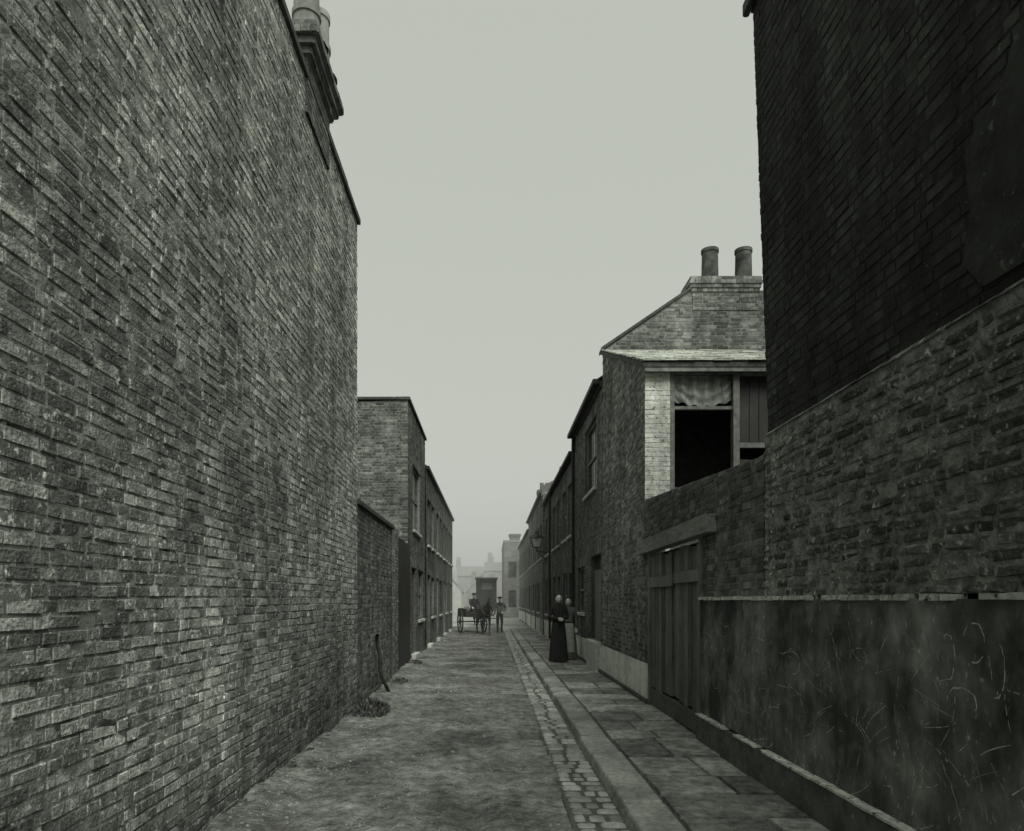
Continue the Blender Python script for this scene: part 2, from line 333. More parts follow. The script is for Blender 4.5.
# ---------------------------------------------------------------- LEFT tall building
LX=-1.9
e=empty('tall_brick_building')
panel('flank_wall',(LX,-1.5,0),(0,1,0),(0,0,1),(1,0,0),11.35,6.85,'brickL','mortarL',e,seed=1,wob=.035,jt=.012,prot=(.001,.008),rough=.004,tilt=.003,inset=.004,miss=.008)
panel('end_wall',(LX,9.85,0),(-1,0,0),(0,0,1),(0,1,0),4,6.85,'brickL','mortarL',e,seed=2,prot=(.001,.004))
box('core',LX-6,LX-.012,-1.5,9.84,0,6.84,'brickHD',e)
c=MB(); y=-1.5
while y<9.9:
    L=.62; c.box(LX-.4,LX+.045+U(-.006,.006),y,min(y+L-.006,9.9),6.853,6.925+U(-.004,.004)); y+=L
c.make('coping','sooty',e)
def stack(parent,x0,x1,y0,y1,z0,z1,mb='brickHD',mm='mortarHD',over=.1):
    panel('stack_s',(x0,y0,z0),(1,0,0),(0,0,1),(0,-1,0),x1-x0,z1-z0-.3,mb,mm,parent)
    panel('stack_w',(x0,y0,z0),(0,1,0),(0,0,1),(-1,0,0),y1-y0,z1-z0-.3,mb,mm,parent)
    panel('stack_e',(x1,y0,z0),(0,1,0),(0,0,1),(1,0,0),y1-y0,z1-z0-.3,mb,mm,parent)
    panel('stack_n',(x0,y1,z0),(1,0,0),(0,0,1),(0,1,0),x1-x0,z1-z0-.3,mb,mm,parent)
    for i,(o,a,d) in enumerate([(.3,.30,.225),(.65,.225,.15),(1,.15,.075),(.75,.075,0)]):
        q=over*o; b=MB(); b.box(x0-q+.008,x1+q-.008,y0-q+.008,y1+q-.008,z1-a,z1-d-.004); b.make('stack_cap',mm,parent)
        b=MB(); h=[z1-a+.002,z1-d-.006]
        for (ax,fixed,lo,hi) in (('x',y0-q,x0-q,x1+q),('x',y1+q,x0-q,x1+q),('y',x0-q,y0-q,y1+q),('y',x1+q,y0-q,y1+q)):
            s=lo
            while s<hi-.01:
                t=min(s+(.205 if i%2 else .1)+U(-.004,.004),hi); w=U(-.003,.003)
                if ax=='x': b.box(s,t-.006,fixed-.010+w,fixed+.010+w,h[0],h[1])
                else: b.box(fixed-.0105+w,fixed+.0105+w,s,t-.006,h[0]+.001,h[1]-.001)
                s=t+.002
        b.make('stack_cap_bricks',mb,parent)
def pots(parent,lst,mat,h,r,bands=False):
    for x,y,z in lst:
        b=MB()
        hr=r*.93
        pr=[(r*1.12,0),(r*1.12,.05),(r,.051),(hr,h*.90),(r*1.03,h*.905),(r*1.03,h*.995),(r*.98,h),(r*.8,h),(r*.78,h*.6),(0,h*.6)]
        if bands: pr=[(r*1.12,0),(r*1.12,.05),(r,.051),(r*.97,h*.42),(r*1.08,h*.425),(r*1.08,h*.5),(r*.95,h*.505)]+pr[3:]
        b.lathe((x,y,z),pr,28)
        b.make('chimney_pot',mat,parent)
        mound=MB(); mound.lathe((x,y,z-.005),[(r*1.6,0),(r*1.2,.06),(r*1.0,.09)],18); mound.make('flaunching','sooty',parent,smooth=True)
stack(e,-2.5,-1.87,7.1,8.05,6.5,7.36,over=.13)
pots(e,[(-1.95,7.36,7.36),(-1.95,7.80,7.36)],'potl',.70,.14,True)
# ---------------------------------------------------------------- LEFT low wall + gate
e=empty('yard_wall')
panel('low_wall',(LX-.02,9.86,0),(0,1,0),(0,0,1),(1,0,0),3.6,2.9,'brickHD','mortarHD',e,seed=3)
panel('low_wall_end',(LX-.02,13.46,0),(-1,0,0),(0,0,1),(0,1,0),.33,2.9,'brickHD','mortarHD',e,seed=3)
box('low_core',LX-.35,LX-.03,9.86,13.45,0,2.89,'brickHD',e)
box('low_coping',LX-.4,LX+.03,9.87,13.5,2.905,2.98,'sooty',e,bev=.01)
panel('pier',(LX-.1,13.5,0),(0,1,0),(0,0,1),(1,0,0),1.4,3.05,'brickH','mortarH',e,seed=3)
box('pier_core',LX-.45,LX-.11,13.5,14.9,0,3.04,'brickH',e)
e=empty('wooden_gate')
b=MB(); y=14.95
while y<17.1:
    b.box(-2.06,-2.02,y,y+.17,.06,2.9+U(-.02,.02)); y+=.178
b.box(-2.10,-2.062,14.95,17.15,.5,.65); b.box(-2.10,-2.062,14.95,17.15,2.2,2.35)
b.make('gate_boards','van',e)
# ---------------------------------------------------------------- LEFT houses
HX=-2.07
e=empty('brick_house')
w1=(18.3-17.2,20.0-17.2,3.4,5.1); d1=(18.0-17.2,19.0-17.2,.15,2.4); w2=(19.6-17.2,21-17.2,1.0,2.4)
panel('street_wall',(HX,17.2,0),(0,1,0),(0,0,1),(1,0,0),4.4,6.46,'brickHD','mortarHD',e,holes=[w1,d1,w2],seed=4)
panel('gable_wall',(HX,17.2,0),(-1,0,0),(0,0,1),(0,-1,0),6,6.46,'brickH','mortarH',e,topf=lambda a:6.46-.03*a,seed=5)
for nm,h,k in(('window_a',w1,'window'),('door_a',d1,'door'),('window_b',w2,'window')):
    opening(nm,HX,17.2+h[0],17.2+h[1],h[2],h[3],-1,e,k,lintel='brickHD')
box('core',HX-6,HX-.3,17.22,21.58,0,6.3,'dark',e)
box('parapet_coping',HX-.3,HX+.06,17.15,21.6,6.463,6.54,'sooty',e,bev=.01)
box('gable_coping',HX-6,HX-.31,17.14,17.5,6.47,6.53,'sooty',e)
e=empty('brick_terrace')
hs=[];kinds=[]
for i in range(4):
    y=i*3.6
    hs+=[(y+.5,y+1.4,.15,2.35),(y+1.9,y+3.0,1.0,2.3),(y+.5,y+1.5,3.3,4.75),(y+2.0,y+3.0,3.3,4.75)]; kinds+=['door','window','window','window']
panel('street_wall',(HX+.03,21.62,0),(0,1,0),(0,0,1),(1,0,0),14.4,5.6,'brickHD','mortarHD',e,holes=hs,seed=6)
for i,(h,k) in enumerate(zip(hs,kinds)):
    opening('opening_%d'%i,HX+.03,21.62+h[0],21.62+h[1],h[2],h[3],-1,e,k,lintel='brickHD')
box('core',HX-6,HX-.3,21.64,35.98,0,5.5,'dark',e)
box('gutter',HX-.1,HX+.13,21.63,36.1,5.603,5.7,'iron',e)
b=MB(); b.quad((HX+.05,21.63,5.72),(HX+.05,36.1,5.72),(HX-2.5,36.1,7.0),(HX-2.5,21.63,7.0)); b.make('roof','slate',e)
for i in range(2):
    stack(e,HX-2.4,HX-1.7,24.8+i*7.2,25.5+i*7.2,6,7.7)
# ---------------------------------------------------------------- RIGHT tall dark building
RX=2.2
e=empty('dark_brick_building')
panel('rough_brickwork',(RX,-1.5,1.58),(0,1,0),(0,0,1),(-1,0,0),7.14,1.29,'brickR','mortarR',e,course=.07,jt=.018,prot=(-.003,.015),rough=.009,tilt=.005,inset=.009,wob=.05,miss=.04,seed=8)
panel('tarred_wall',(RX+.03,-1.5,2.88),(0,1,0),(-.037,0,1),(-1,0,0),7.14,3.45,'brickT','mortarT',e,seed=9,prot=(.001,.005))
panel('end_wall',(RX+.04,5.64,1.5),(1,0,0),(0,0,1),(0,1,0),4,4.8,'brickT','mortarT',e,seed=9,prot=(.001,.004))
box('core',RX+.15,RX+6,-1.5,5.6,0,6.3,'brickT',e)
b=MB(); y=-1.5
while y<5.6:
    L=min(U(.12,.24),5.63-y); q=U(-.008,.008)
    b.hexa([Vector(p) for p in [(RX-.015+q,y,2.862),(RX+.16,y,2.862),(RX+.16,y+L-.008,2.862),(RX-.015+q,y+L-.008,2.862),(RX+.02+q,y,2.895+q),(RX+.16,y,2.90),(RX+.16,y+L-.008,2.90),(RX+.02+q,y+L-.008,2.895+q)]]); y+=L
b.make('offset_course','brickR',e)
box('eaves_board',RX-.10,RX+.2,-1.5,5.68,6.31,6.47,'iron',e)
box('gutter',RX-.16,RX-.101,-1.5,5.72,6.30,6.41,'iron',e,bev=.02)
b=MB(); cx=[(2.2,2.95),(3.15,2.96),(3.28,3.12),(3.22,3.35),(3.24,3.6),(3.12,3.72),(3.0,3.75),(2.9,3.93),(2.7,3.98),(2.2,4.05)]
k=len(cx); vs=[(RX+.014-.037*(z-2.88),y,z) for y,z in cx]+[(RX+.04-.037*(z-2.88),y,z) for y,z in cx]
fs=[tuple(range(k))]+[(i,(i+1)%k,k+(i+1)%k,k+i) for i in range(k)]
obj('cement_patch',vs,fs,make_mat('cement_patch',0.02,0.05,scale=5,bump=.6,bscale=25,fleck=.12,fscale=12,fth=.60),e)
def bumpy(name,x,ya,yb,za,zb,mat,parent,amp=.01,step=.03):
    ny=int((yb-ya)/step);nz=max(1,int((zb-za)/step));vs=[];fs=[]
    for j in range(nz+1):
        for i in range(ny+1):
            y=ya+(yb-ya)*i/ny;z=za+(zb-za)*j/nz
            vs.append((x+amp*(noise.noise(Vector((y*1.5,z*2,5)))+.5*noise.noise(Vector((y*6,z*7,2)))+.25*noise.noise(Vector((y*15,z*15,2)))),y,z))
    for j in range(nz):
        for i in range(ny):
            a=j*(ny+1)+i; fs.append((a,a+ny+1,a+ny+2,a+1))
    return obj(name,vs,fs,mat,parent,smooth=True)
def ragged(name,xa,xb,ya,yb,z0,z1,mat,parent,amp=.008):
    b=MB(); y=ya
    while y<yb:
        L=min(U(.03,.16),yb-y); a=U(-amp,amp)
        if R()>.10: b.box(xa+a,xb,y,y+L,z0+U(-amp,amp)*.5,z1+U(-amp,amp)*.4)
        y+=L
    b.make(name,mat,parent)
bumpy('render_dado',RX-.035,-1.5,7.28,.38,1.555,'render',e)
box('dado_core',RX-.015,RX+.14,-1.5,7.28,0,1.552,'plinth',e)
bumpy('plinth_face',RX-.085,-1.5,7.28,.05,.36,'plinth',e,amp=.006)
box('plinth_core',RX-.07,RX-.02,-1.5,7.28,.0,.355,'plinth',e)
ragged('plinth_edge',RX-.095,RX-.02,-1.5,7.28,.359,.375,'ledge',e,amp=.006)
ragged('dado_edge',RX-.056,RX+.02,-1.5,7.28,1.550,1.580,'ledge',e)
b=MB()
def chalk(pts,w=.0055):
    for p,q in zip(pts[:-1],pts[1:]):
        if R()<.18: continue
        d=Vector((q[0]-p[0],q[1]-p[1])); l=d.length
        if l<1e-5: continue
        nn=Vector((-d.y,d.x))/l*w*U(.2,.7); x=RX-.053
        b.quad((x,p[0]-nn.x,p[1]-nn.y),(x,q[0]-nn.x,q[1]-nn.y),(x,q[0]+nn.x,q[1]+nn.y),(x,p[0]+nn.x,p[1]+nn.y))
def arc(cy,cz,ry,rz,a0,a1,n=14): return [(cy+ry*math.cos(a0+(a1-a0)*i/n)+U(-.004,.004),cz+rz*math.sin(a0+(a1-a0)*i/n)+U(-.004,.004)) for i in range(n+1)]
chalk(arc(3.12,1.36,.07,.09,.3,5.2)); chalk(arc(3.30,1.28,.05,.11,1,4.6)); chalk(arc(2.98,1.25,.05,.12,2,5)); chalk(arc(3.2,1.08,.1,.07,0,3.5)); chalk(arc(4.1,1.2,.09,.07,0,3.5),.003); chalk(arc(5.0,1.1,.12,.08,1,5),.004)
def line(y,z,l,a,n=10,bend=.1): return [(y+l*i/n*math.cos(a)+bend*l*math.sin(i/n*3.1),z+l*i/n*math.sin(a)) for i in range(n+1)]
for i in range(190):
    chalk(line(U(2.6,7.0),U(.45,1.35),U(.03,.3),U(-1.4,1.4),8,U(-.2,.2)),U(.0012,.004))
b.make('chalk_marks','chalk',e)
# ---------------------------------------------------------------- RIGHT yard wall
e=empty('yard_wall')
tf=lambda a:2.72+(a/4.4)*.27-1.58
panel('wall_face',(RX,5.66,1.58),(0,1,0),(0,0,1),(-1,0,0),4.39,1.6,'brickHD','mortarHD',e,holes=[(1.62,4.1,-.1,.82)],topf=tf,seed=11,jt=.012,prot=(.001,.010),rough=.005,tilt=.003,wob=.03,miss=.01,brk=(1,2,3,4))
panel('wall_pier',(RX,9.76,.1),(0,1,0),(0,0,1),(-1,0,0),.3,1.48,'brickHD','mortarHD',e)
b=MB(); b.hexa([Vector(p) for p in [(RX+.01,5.66,2.39),(RX+.22,5.66,2.39),(RX+.22,10.05,2.39),(RX+.01,10.05,2.39),(RX+.01,5.66,2.71),(RX+.22,5.66,2.71),(RX+.22,10.05,2.98),(RX+.01,10.05,2.98)]])
b.box(RX+.01,RX+.22,5.66,7.27,1.5,2.385); b.box(RX+.01,RX+.22,9.77,10.05,0,2.385)
b.make('wall_core','brickHD',e)
e=empty('wooden_gate')
b=MB(); y=7.37
while y<9.68:
    w=U(.14,.21); x=RX+.01+U(-.008,.008)+(.03 if 8.35<y<8.5 else 0)
    b.box(x,x+.03,y,min(y+w,9.695),.36+U(-.05,.02),2.17+U(-.04,.01)); y+=w+.014
b.make('gate_boards','wood',e)
b=MB(); b.box(RX-.01,RX+.06,7.365,9.695,.12,.33); b.box(RX-.022,RX-.001,7.365,8.4,1.75,1.88); b.box(RX-.022,RX-.001,8.5,9.695,1.72,1.86)
b.box(RX-.03,RX+.1,7.29,7.36,.1,2.195); b.box(RX-.03,RX+.1,9.7,9.76,.1,2.195)
b.make('gate_rails','wood',e)
box('gate_backing',RX+.12,RX+.14,7.3,9.75,.1,2.2,'dark',e)
b=MB(); b.hexa([Vector(p) for p in [(RX-.10,6.85,2.22),(RX+.05,6.85,2.22),(RX+.05,10.2,2.2),(RX-.10,10.2,2.2),(RX-.10,6.87,2.40),(RX+.05,6.87,2.40),(RX+.05,10.2,2.385),(RX-.10,10.2,2.385)]])
b.make('gate_lintel','woodl',e)
# ---------------------------------------------------------------- COTTAGE with lean-to
e=empty('brick_cottage')
Y0=10.07;Y1=13.9
ts=lambda a:5.0+a/(Y1-Y0)*1.47
panel('leanto_side_wall',(RX,Y0,.65),(0,1,0),(0,0,1),(-1,0,0),Y1-Y0,6,'brickH','mortarH',e,topf=lambda a:ts(a)-.65-.03,seed=12,brk=(1,2,3),prot=(.001,.009),rough=.004,tilt=.003)
panel('white_pier',(RX,Y0,1.5),(1,0,0),(0,0,1),(0,-1,0),.36,3.4,'brickW','mortarW',e,seed=13)
panel('front_wall',(RX+.36,Y0,1.0),(1,0,0),(0,0,1),(0,-1,0),2.6,3.95,'brickHD','mortarHD',e,holes=[(.0,1.6,2.05,3.95)],seed=13)
box('front_core',RX+.02,RX+.34,Y0+.02,Y0+.3,0,4.93,'brickH',e)
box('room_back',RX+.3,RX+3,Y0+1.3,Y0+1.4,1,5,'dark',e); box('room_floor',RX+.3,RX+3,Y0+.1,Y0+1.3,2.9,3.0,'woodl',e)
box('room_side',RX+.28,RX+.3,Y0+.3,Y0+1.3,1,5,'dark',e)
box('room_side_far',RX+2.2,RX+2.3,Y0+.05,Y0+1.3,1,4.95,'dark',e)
b=MB(); ya=Y0+.01
b.box(RX+.362,RX+.43,ya,ya+.1,3.06,4.8); b.box(RX+1.27,RX+1.36,ya-.02,ya+.1,3.06,4.8); b.box(RX+.43,RX+1.27,ya,ya+.09,3.07,3.17)
b.box(RX+.43,RX+1.27,ya+.01,ya+.08,4.30,4.345); b.box(RX+.362,RX+2.0,ya-.01,ya+.1,4.8,4.9)
b.box(RX+1.36,RX+1.95,ya+.02,ya+.08,3.75,3.82)
b.hexa([Vector(p) for p in [(RX+1.38,ya+.03,3.1),(RX+1.44,ya+.03,3.1),(RX+1.44,ya+.06,3.1),(RX+1.38,ya+.06,3.1),(RX+1.86,ya+.03,3.74),(RX+1.92,ya+.03,3.74),(RX+1.92,ya+.06,3.74),(RX+1.86,ya+.06,3.74)]])
b.make('opening_frame','woodf',e)
b=MB()
for i in range(4): b.box(RX+1.40+i*.14,RX+1.53+i*.14,ya+.085,ya+.1,3.83,4.79)
for i in range(4): b.box(RX+1.40+i*.14,RX+1.53+i*.14,ya+.085,ya+.1,3.07,3.5+U(-.1,.1))
b.make('side_boards','van',e)
vs=[];fs=[];n=60;mz=24
for j in range(mz+1):
    for i in range(n+1):
        t=i/n; sag=.08*math.sin(t*math.pi)+.015*math.sin(i*.5); z=4.79-(.36+sag)*j/mz
        swag=.02*math.sin((j/mz*5+2.2*(t-.5)**2*4)*math.pi)
        vs.append((RX+.44+.82*t,ya+.045+.5*swag+.010*math.sin(i*.55)+.012*noise.noise(Vector((i*.15,j*.3,2))),z))
for j in range(mz):
    for i in range(n): a=j*(n+1)+i; fs.append((a,a+1,a+n+2,a+n+1))
obj('curtain',vs,fs,'curtain',e,smooth=True)
b=MB(); sy=(6.50-4.93)/4.0
rows=16
for r in range(rows):
    ya=9.9+r*.25
    x=RX-.06-(r%2)*.12
    while x<RX+2.6:
        xa=max(x,RX-.06); xb=x+.245
        if xb-xa>.04:
            za=4.93+(ya-9.9)*sy; zb=4.93+(ya+.26-9.9)*sy
            u=U(0,.008); sx=U(-.02,.01)
            b.hexa([Vector(p) for p in [(xa,ya+sx,za+.012+u),(xb,ya+sx,za+.012+u),(xb,ya+.26,zb-.006),(xa,ya+.26,zb-.006),(xa,ya+sx,za+.026+u),(xb,ya+sx,za+.026+u),(xb,ya+.26,zb+.004),(xa,ya+.26,zb+.004)]])
        x+=.25
b.make('leanto_slates','slatel',e)
b=MB(); b.hexa([Vector(p) for p in [(RX-.05,9.93,4.86),(RX+2.6,9.93,4.86),(RX+2.6,13.9,6.42),(RX-.05,13.9,6.42),(RX-.05,9.93,4.93),(RX+2.6,9.93,4.93),(RX+2.6,13.9,6.485),(RX-.05,13.9,6.485)]])
b.make('leanto_roof_deck','sooty',e)
box('leanto_fascia',RX-.03,RX+2.6,9.94,9.97,4.80,4.855,'woodf',e)
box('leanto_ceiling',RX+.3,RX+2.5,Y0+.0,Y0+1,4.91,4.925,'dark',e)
box('leanto_core',RX+.02,RX+.28,Y0+.3,Y1,0,4.9,'brickH',e)
bumpy('limewash_base',RX-.03,Y0-.3,18.6,.14,.66,'white',e,amp=.006)
box('base_core',RX-.018,RX+.2,Y0-.29,18.6,0,.645,'white',e)
box('base_foot',RX-.06,RX-.01,Y0-.3,18.6,.09,.17,'plinth',e,bev=.01)
wA=(14.75-Y1,16.5-Y1,3.95-.65,5.45-.65); dA=(14.05-Y1+.05,15.5-Y1,-.1,2.5-.65); wB=(16.6-Y1,17.9-Y1,.6,1.7)
panel('street_wall',(RX,Y1,.65),(0,1,0),(0,0,1),(-1,0,0),4.7,5.25,'brickHD','mortarHD',e,holes=[wA,dA,wB],seed=14)
opening('window_up',RX,14.75,16.5,3.95,5.45,1,e,'window',lintel='brickHD')
opening('window_down',RX,16.6,17.9,1.25,2.35,1,e,'window',lintel='brickHD')
opening('door',RX,14.1,15.5,.7,2.5,1,e,'door',lintel='brickHD')
bx=MB(); bx.box(RX-.045,RX-.033,14.15,15.45,.12,.7); bx.make('door_foot','wood',e)
tg=lambda a:min(7.7,6.5+a*.69)
panel('gable_wall',(RX,Y1,4.5),(1,0,0),(0,0,1),(0,-1,0),5,4,'brickH','mortarH',e,topf=lambda a:tg(a)-4.5,brk=(1.739,),seed=15)
b=MB()
b.hexa([Vector(p) for p in [(RX-.03,Y1-.05,6.5),(RX+1.75,Y1-.05,6.5+1.75*.69),(RX+1.75,Y1+.3,6.5+1.75*.69),(RX-.03,Y1+.3,6.5),(RX-.03,Y1-.05,6.56),(RX+1.75,Y1-.05,6.56+1.75*.69),(RX+1.75,Y1+.3,6.56+1.75*.69),(RX-.03,Y1+.3,6.56)]])
b.make('gable_coping','sooty',e)
box('core',RX+.25,RX+5,Y1+.05,18.55,0,5.9,'dark',e)
b=MB(); b.quad((RX-.15,Y1+.05,5.93),(RX-.15,18.6,5.93),(RX+2.4,18.6,7.6),(RX+2.4,Y1+.05,7.6)); b.quad((RX+2.4,Y1+.05,7.6),(RX+2.4,18.6,7.6),(RX+5,18.6,5.9),(RX+5,Y1+.05,5.9)); b.make('roof','slate',e)
box('eaves_gutter',RX-.2,RX-.05,Y1+.0,18.65,5.84,5.95,'iron',e,bev=.02)
box('eaves_soffit',RX-.06,RX-.005,Y1+.0,18.6,5.8,5.9,'sooty',e)
stack(e,RX+1.78,RX+3.08,Y1-.015,Y1+.62,7.3,7.96,mb='brickH',mm='mortarH',over=.06)
pots(e,[(4.42,14.2,7.95),(5.10,14.2,7.95)],'potd',.70,.17)
box('party_parapet',RX-.02,RX+.4,18.56,18.66,5.6,6.3,'brickHD',e)
# ---------------------------------------------------------------- RIGHT terraces
def terrace(name,x,ya,bays,bw,eave,mb='brickHD',mm='mortarHD',ridge=1.3,white=True,stacks=True,seed=20,st_pick=0):
    e=empty(name); hs=[];kk=[]
    for i in range(bays):
        y=i*bw
        hs+=[(y+.35,y+1.2,.12,2.3),(y+bw-1.7,y+bw-.6,1.0,2.35),(y+.5,y+1.5,3.35,4.8),(y+bw-1.5,y+bw-.5,3.35,4.8)]; kk+=['door','window','window','window']
    panel('street_wall',(x,ya,0),(0,1,0),(0,0,1),(-1,0,0),bays*bw,eave,mb,mm,e,holes=hs,seed=seed)
    for i,(h,k) in enumerate(zip(hs,kk)): opening('opening_%d'%i,x,ya+h[0],ya+h[1],h[2],h[3],1,e,k,lintel=mb,frame='woodl')
    yb=ya+bays*bw
    panel('end_wall',(x,ya,0),(1,0,0),(0,0,1),(0,-1,0),5,eave+1.2,mb,mm,e,topf=lambda a:eave+min(a,5-a)*ridge/2.5,brk=(2.5,))
    box('core',x+.3,x+5,ya+.02,yb-.02,0,eave-.1,'dark',e)
    box('gutter',x-.16,x-.02,ya+.02,yb,eave-.02,eave+.08,'iron',e,bev=.02)
    b=MB(); b.quad((x-.1,ya+.03,eave+.06),(x-.1,yb,eave+.06),(x+2.5,yb,eave+ridge),(x+2.5,ya+.03,eave+ridge)); b.quad((x+2.5,ya+.03,eave+ridge),(x+2.5,yb,eave+ridge),(x+5,yb,eave),(x+5,ya+.03,eave)); b.make('roof','slate',e)
    for i in range(bays+1):
        y=min(max(ya+i*bw,ya+.12),yb-.12); b=MB()
        b.hexa([Vector(p) for p in [(x-.06,y-.1,eave-.1),(x+2.5,y-.1,eave+ridge-.1),(x+2.5,y+.1,eave+ridge-.1),(x-.06,y+.1,eave-.1),(x-.06,y-.1,eave+.3),(x+2.5,y-.1,eave+ridge+.25),(x+2.5,y+.1,eave+ridge+.25),(x-.06,y+.1,eave+.3)]])
        if R()<.7: b.make('party_wall',mb,e)
    if white:
        for i in range(bays):
            ys=ya+i*bw; segs=[(ys,ys+.34),(ys+1.21,ys+bw)]
            for s in segs: box('limewash',x-.03,x-.014,s[0],s[1],.1,.74,'white',e)
    if stacks:
        for i in range(bays):
            if i%2==st_pick: stack(e,x+.3,x+.95,ya+(i+1)*bw-.3,ya+(i+1)*bw+.3,eave,eave+1.3,mb=mb,mm=mm,over=.06); pots(e,[(x+.5,ya+(i+1)*bw,eave+1.3),(x+.78,ya+(i+1)*bw,eave+1.3)],'pot',.4,.11)
    return e
terrace('terraced_cottages',RX,18.66,3,3.5,5.45,seed=21,stacks=False)
terrace('terraced_cottages',RX-.08,29.2,3,3.8,6.0,mb='brickH',mm='mortarH',seed=22,st_pick=1)
terrace('terraced_cottages',RX-.02,40.7,4,3.8,5.6,mb='brickF',mm='mortarF',seed=23,stacks=False)
e=empty('corner_building')
panel('front_wall',(1.05,62,0),(1,0,0),(0,0,1),(0,-1,0),7,6.7,'brickF','mortarF',e,holes=[(.4,1.1,3.5,5.0),(.4,1.1,.9,2.4)],seed=30,course=.15,sl=.43,hl=.2)
box('window',1.46,2.14,62.1,62.14,3.5,5,'glass',e); box('window_low',1.46,2.14,62.1,62.14,.9,2.4,'glass',e)
panel('side_wall',(1.05,62,0),(0,1,0),(0,0,1),(-1,0,0),12,6.7,'brickF','mortarF',e,holes=[],seed=31,course=.15,sl=.43,hl=.2)
box('block',1.06,8,62.2,74,0,6.6,'brickF',e); box('coping',1.0,8,61.95,74,6.7,6.85,'farm',e)
stack(e,1.6,2.5,63,63.8,6.6,7.5,mb='brickF',mm='mortarF')
# ---------------------------------------------------------------- background houses
def farhouse(x0,x1,y,eave,ridge,mat='far',gable=False,seed=0,roof='far2'):
    e=empty('background_house'); random.seed(seed)
    b=MB(); b.box(x0,x1,y,y+8,0,eave)
    if gable:
        n=len(b.v); xm=(x0+x1)/2; b.v+=[Vector(p) for p in [(x0,y,eave),(x1,y,eave),(xm,y,ridge)]]; b.f.append((n,n+1,n+2)); b.r.append(.5)
    b.make('walls',mat,e)
    r=MB(); xm=(x0+x1)/2
    if gable:
        r.quad((x0-.2,y-.1,eave-.1),(xm,y-.1,ridge+.05),(xm,y+8,ridge+.05),(x0-.2,y+8,eave-.1)); r.quad((x1+.2,y-.1,eave-.1),(xm,y-.1,ridge+.05),(xm,y+8,ridge+.05),(x1+.2,y+8,eave-.1))
    else:
        r.quad((x0,y-.2,eave),(x1,y-.2,eave),(x1,y+4,ridge),(x0,y+4,ridge)); r.quad((x0,y+8,eave),(x1,y+8,eave),(x1,y+4,ridge),(x0,y+4,ridge))
    r.make('roof',roof,e)
    w=MB(); x=x0+.8
    while x<x1-1.5:
        for z in (1.2,4.2):
            if z+1.6<eave: w.box(x,x+.9,y-.03,y-.01,z,z+1.5)
        x+=2.4
    w.make('windows','far3',e)
    c=MB()
    for i in range(max(1,int((x1-x0)/3.5))):
        cx=x0+.6+i*3.5+U(-.4,.4); c.box(cx,cx+U(.6,1.1),y+3.5,y+4.5,eave,ridge+U(.6,1.3))
        for k in range(3): c.lathe((cx+.15+.25*k,y+4,ridge+.6),[(.12,0),(.1,1.0)],8)
    c.make('chimneys',mat,e)
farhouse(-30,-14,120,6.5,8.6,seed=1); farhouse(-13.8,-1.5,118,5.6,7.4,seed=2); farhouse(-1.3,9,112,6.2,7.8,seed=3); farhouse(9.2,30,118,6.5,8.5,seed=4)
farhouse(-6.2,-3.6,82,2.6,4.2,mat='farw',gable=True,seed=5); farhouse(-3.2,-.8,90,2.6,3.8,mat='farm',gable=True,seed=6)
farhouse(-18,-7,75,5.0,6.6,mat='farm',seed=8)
random.seed(99)
# ---------------------------------------------------------------- wall lamp
e=empty('street_lamp'); lx,ly=1.78,28
b=MB()
b.rod((2.2,ly,3.45),(1.78,ly,3.5),.02); b.rod((2.2,ly,3.1),(1.85,ly,3.48),.014); b.rod((1.78,ly,3.48),(1.78,ly,3.64),.02)
def fr(z,r): return [Vector((lx+a*r,ly+c*r,z)) for a,c in((-1,-1),(1,-1),(1,1),(-1,1))]
bt=fr(3.66,.13); tp=fr(4.02,.22)
for i in range(4): b.rod(bt[i],tp[i],.014); b.rod(bt[i],bt[(i+1)%4],.014); b.rod(tp[i],tp[(i+1)%4],.018)
b.lathe((lx,ly,0),[(.33,4.03),(.12,4.17),(.07,4.2),(.07,4.27),(.02,4.33),(0,4.36)],4)
b.make('bracket_and_frame','iron',e)
gm=bpy.data.materials.new('lamp_glass'); gm.use_nodes=True; gb=gm.node_tree.nodes['Principled BSDF']; gb.inputs['Base Color'].default_value=tone(.35); gb.inputs['Roughness'].default_value=.15
g=MB()
for i in range(4): j=(i+1)%4; g.quad(bt[i],bt[j],tp[j],tp[i])
g.make('panes',gm,e)
# ---------------------------------------------------------------- bent iron post by left wall
cu=bpy.data.curves.new('iron_post','CURVE'); cu.dimensions='3D'; cu.bevel_depth=.03; cu.bevel_resolution=3
sp=cu.splines.new('BEZIER'); P=[(-1.70,11.6,-.02),(-1.72,11.45,.12),(-1.80,11.35,.35),(-1.82,11.35,.65),(-1.86,11.3,.93),(-1.84,11.25,.98)]
sp.bezier_points.add(len(P)-1)
for p,c in zip(sp.bezier_points,P): p.co=c; p.handle_left_type=p.handle_right_type='AUTO'
cu.materials.append(M['iron']); o=bpy.data.objects.new('iron_post',cu); COL.objects.link(o)
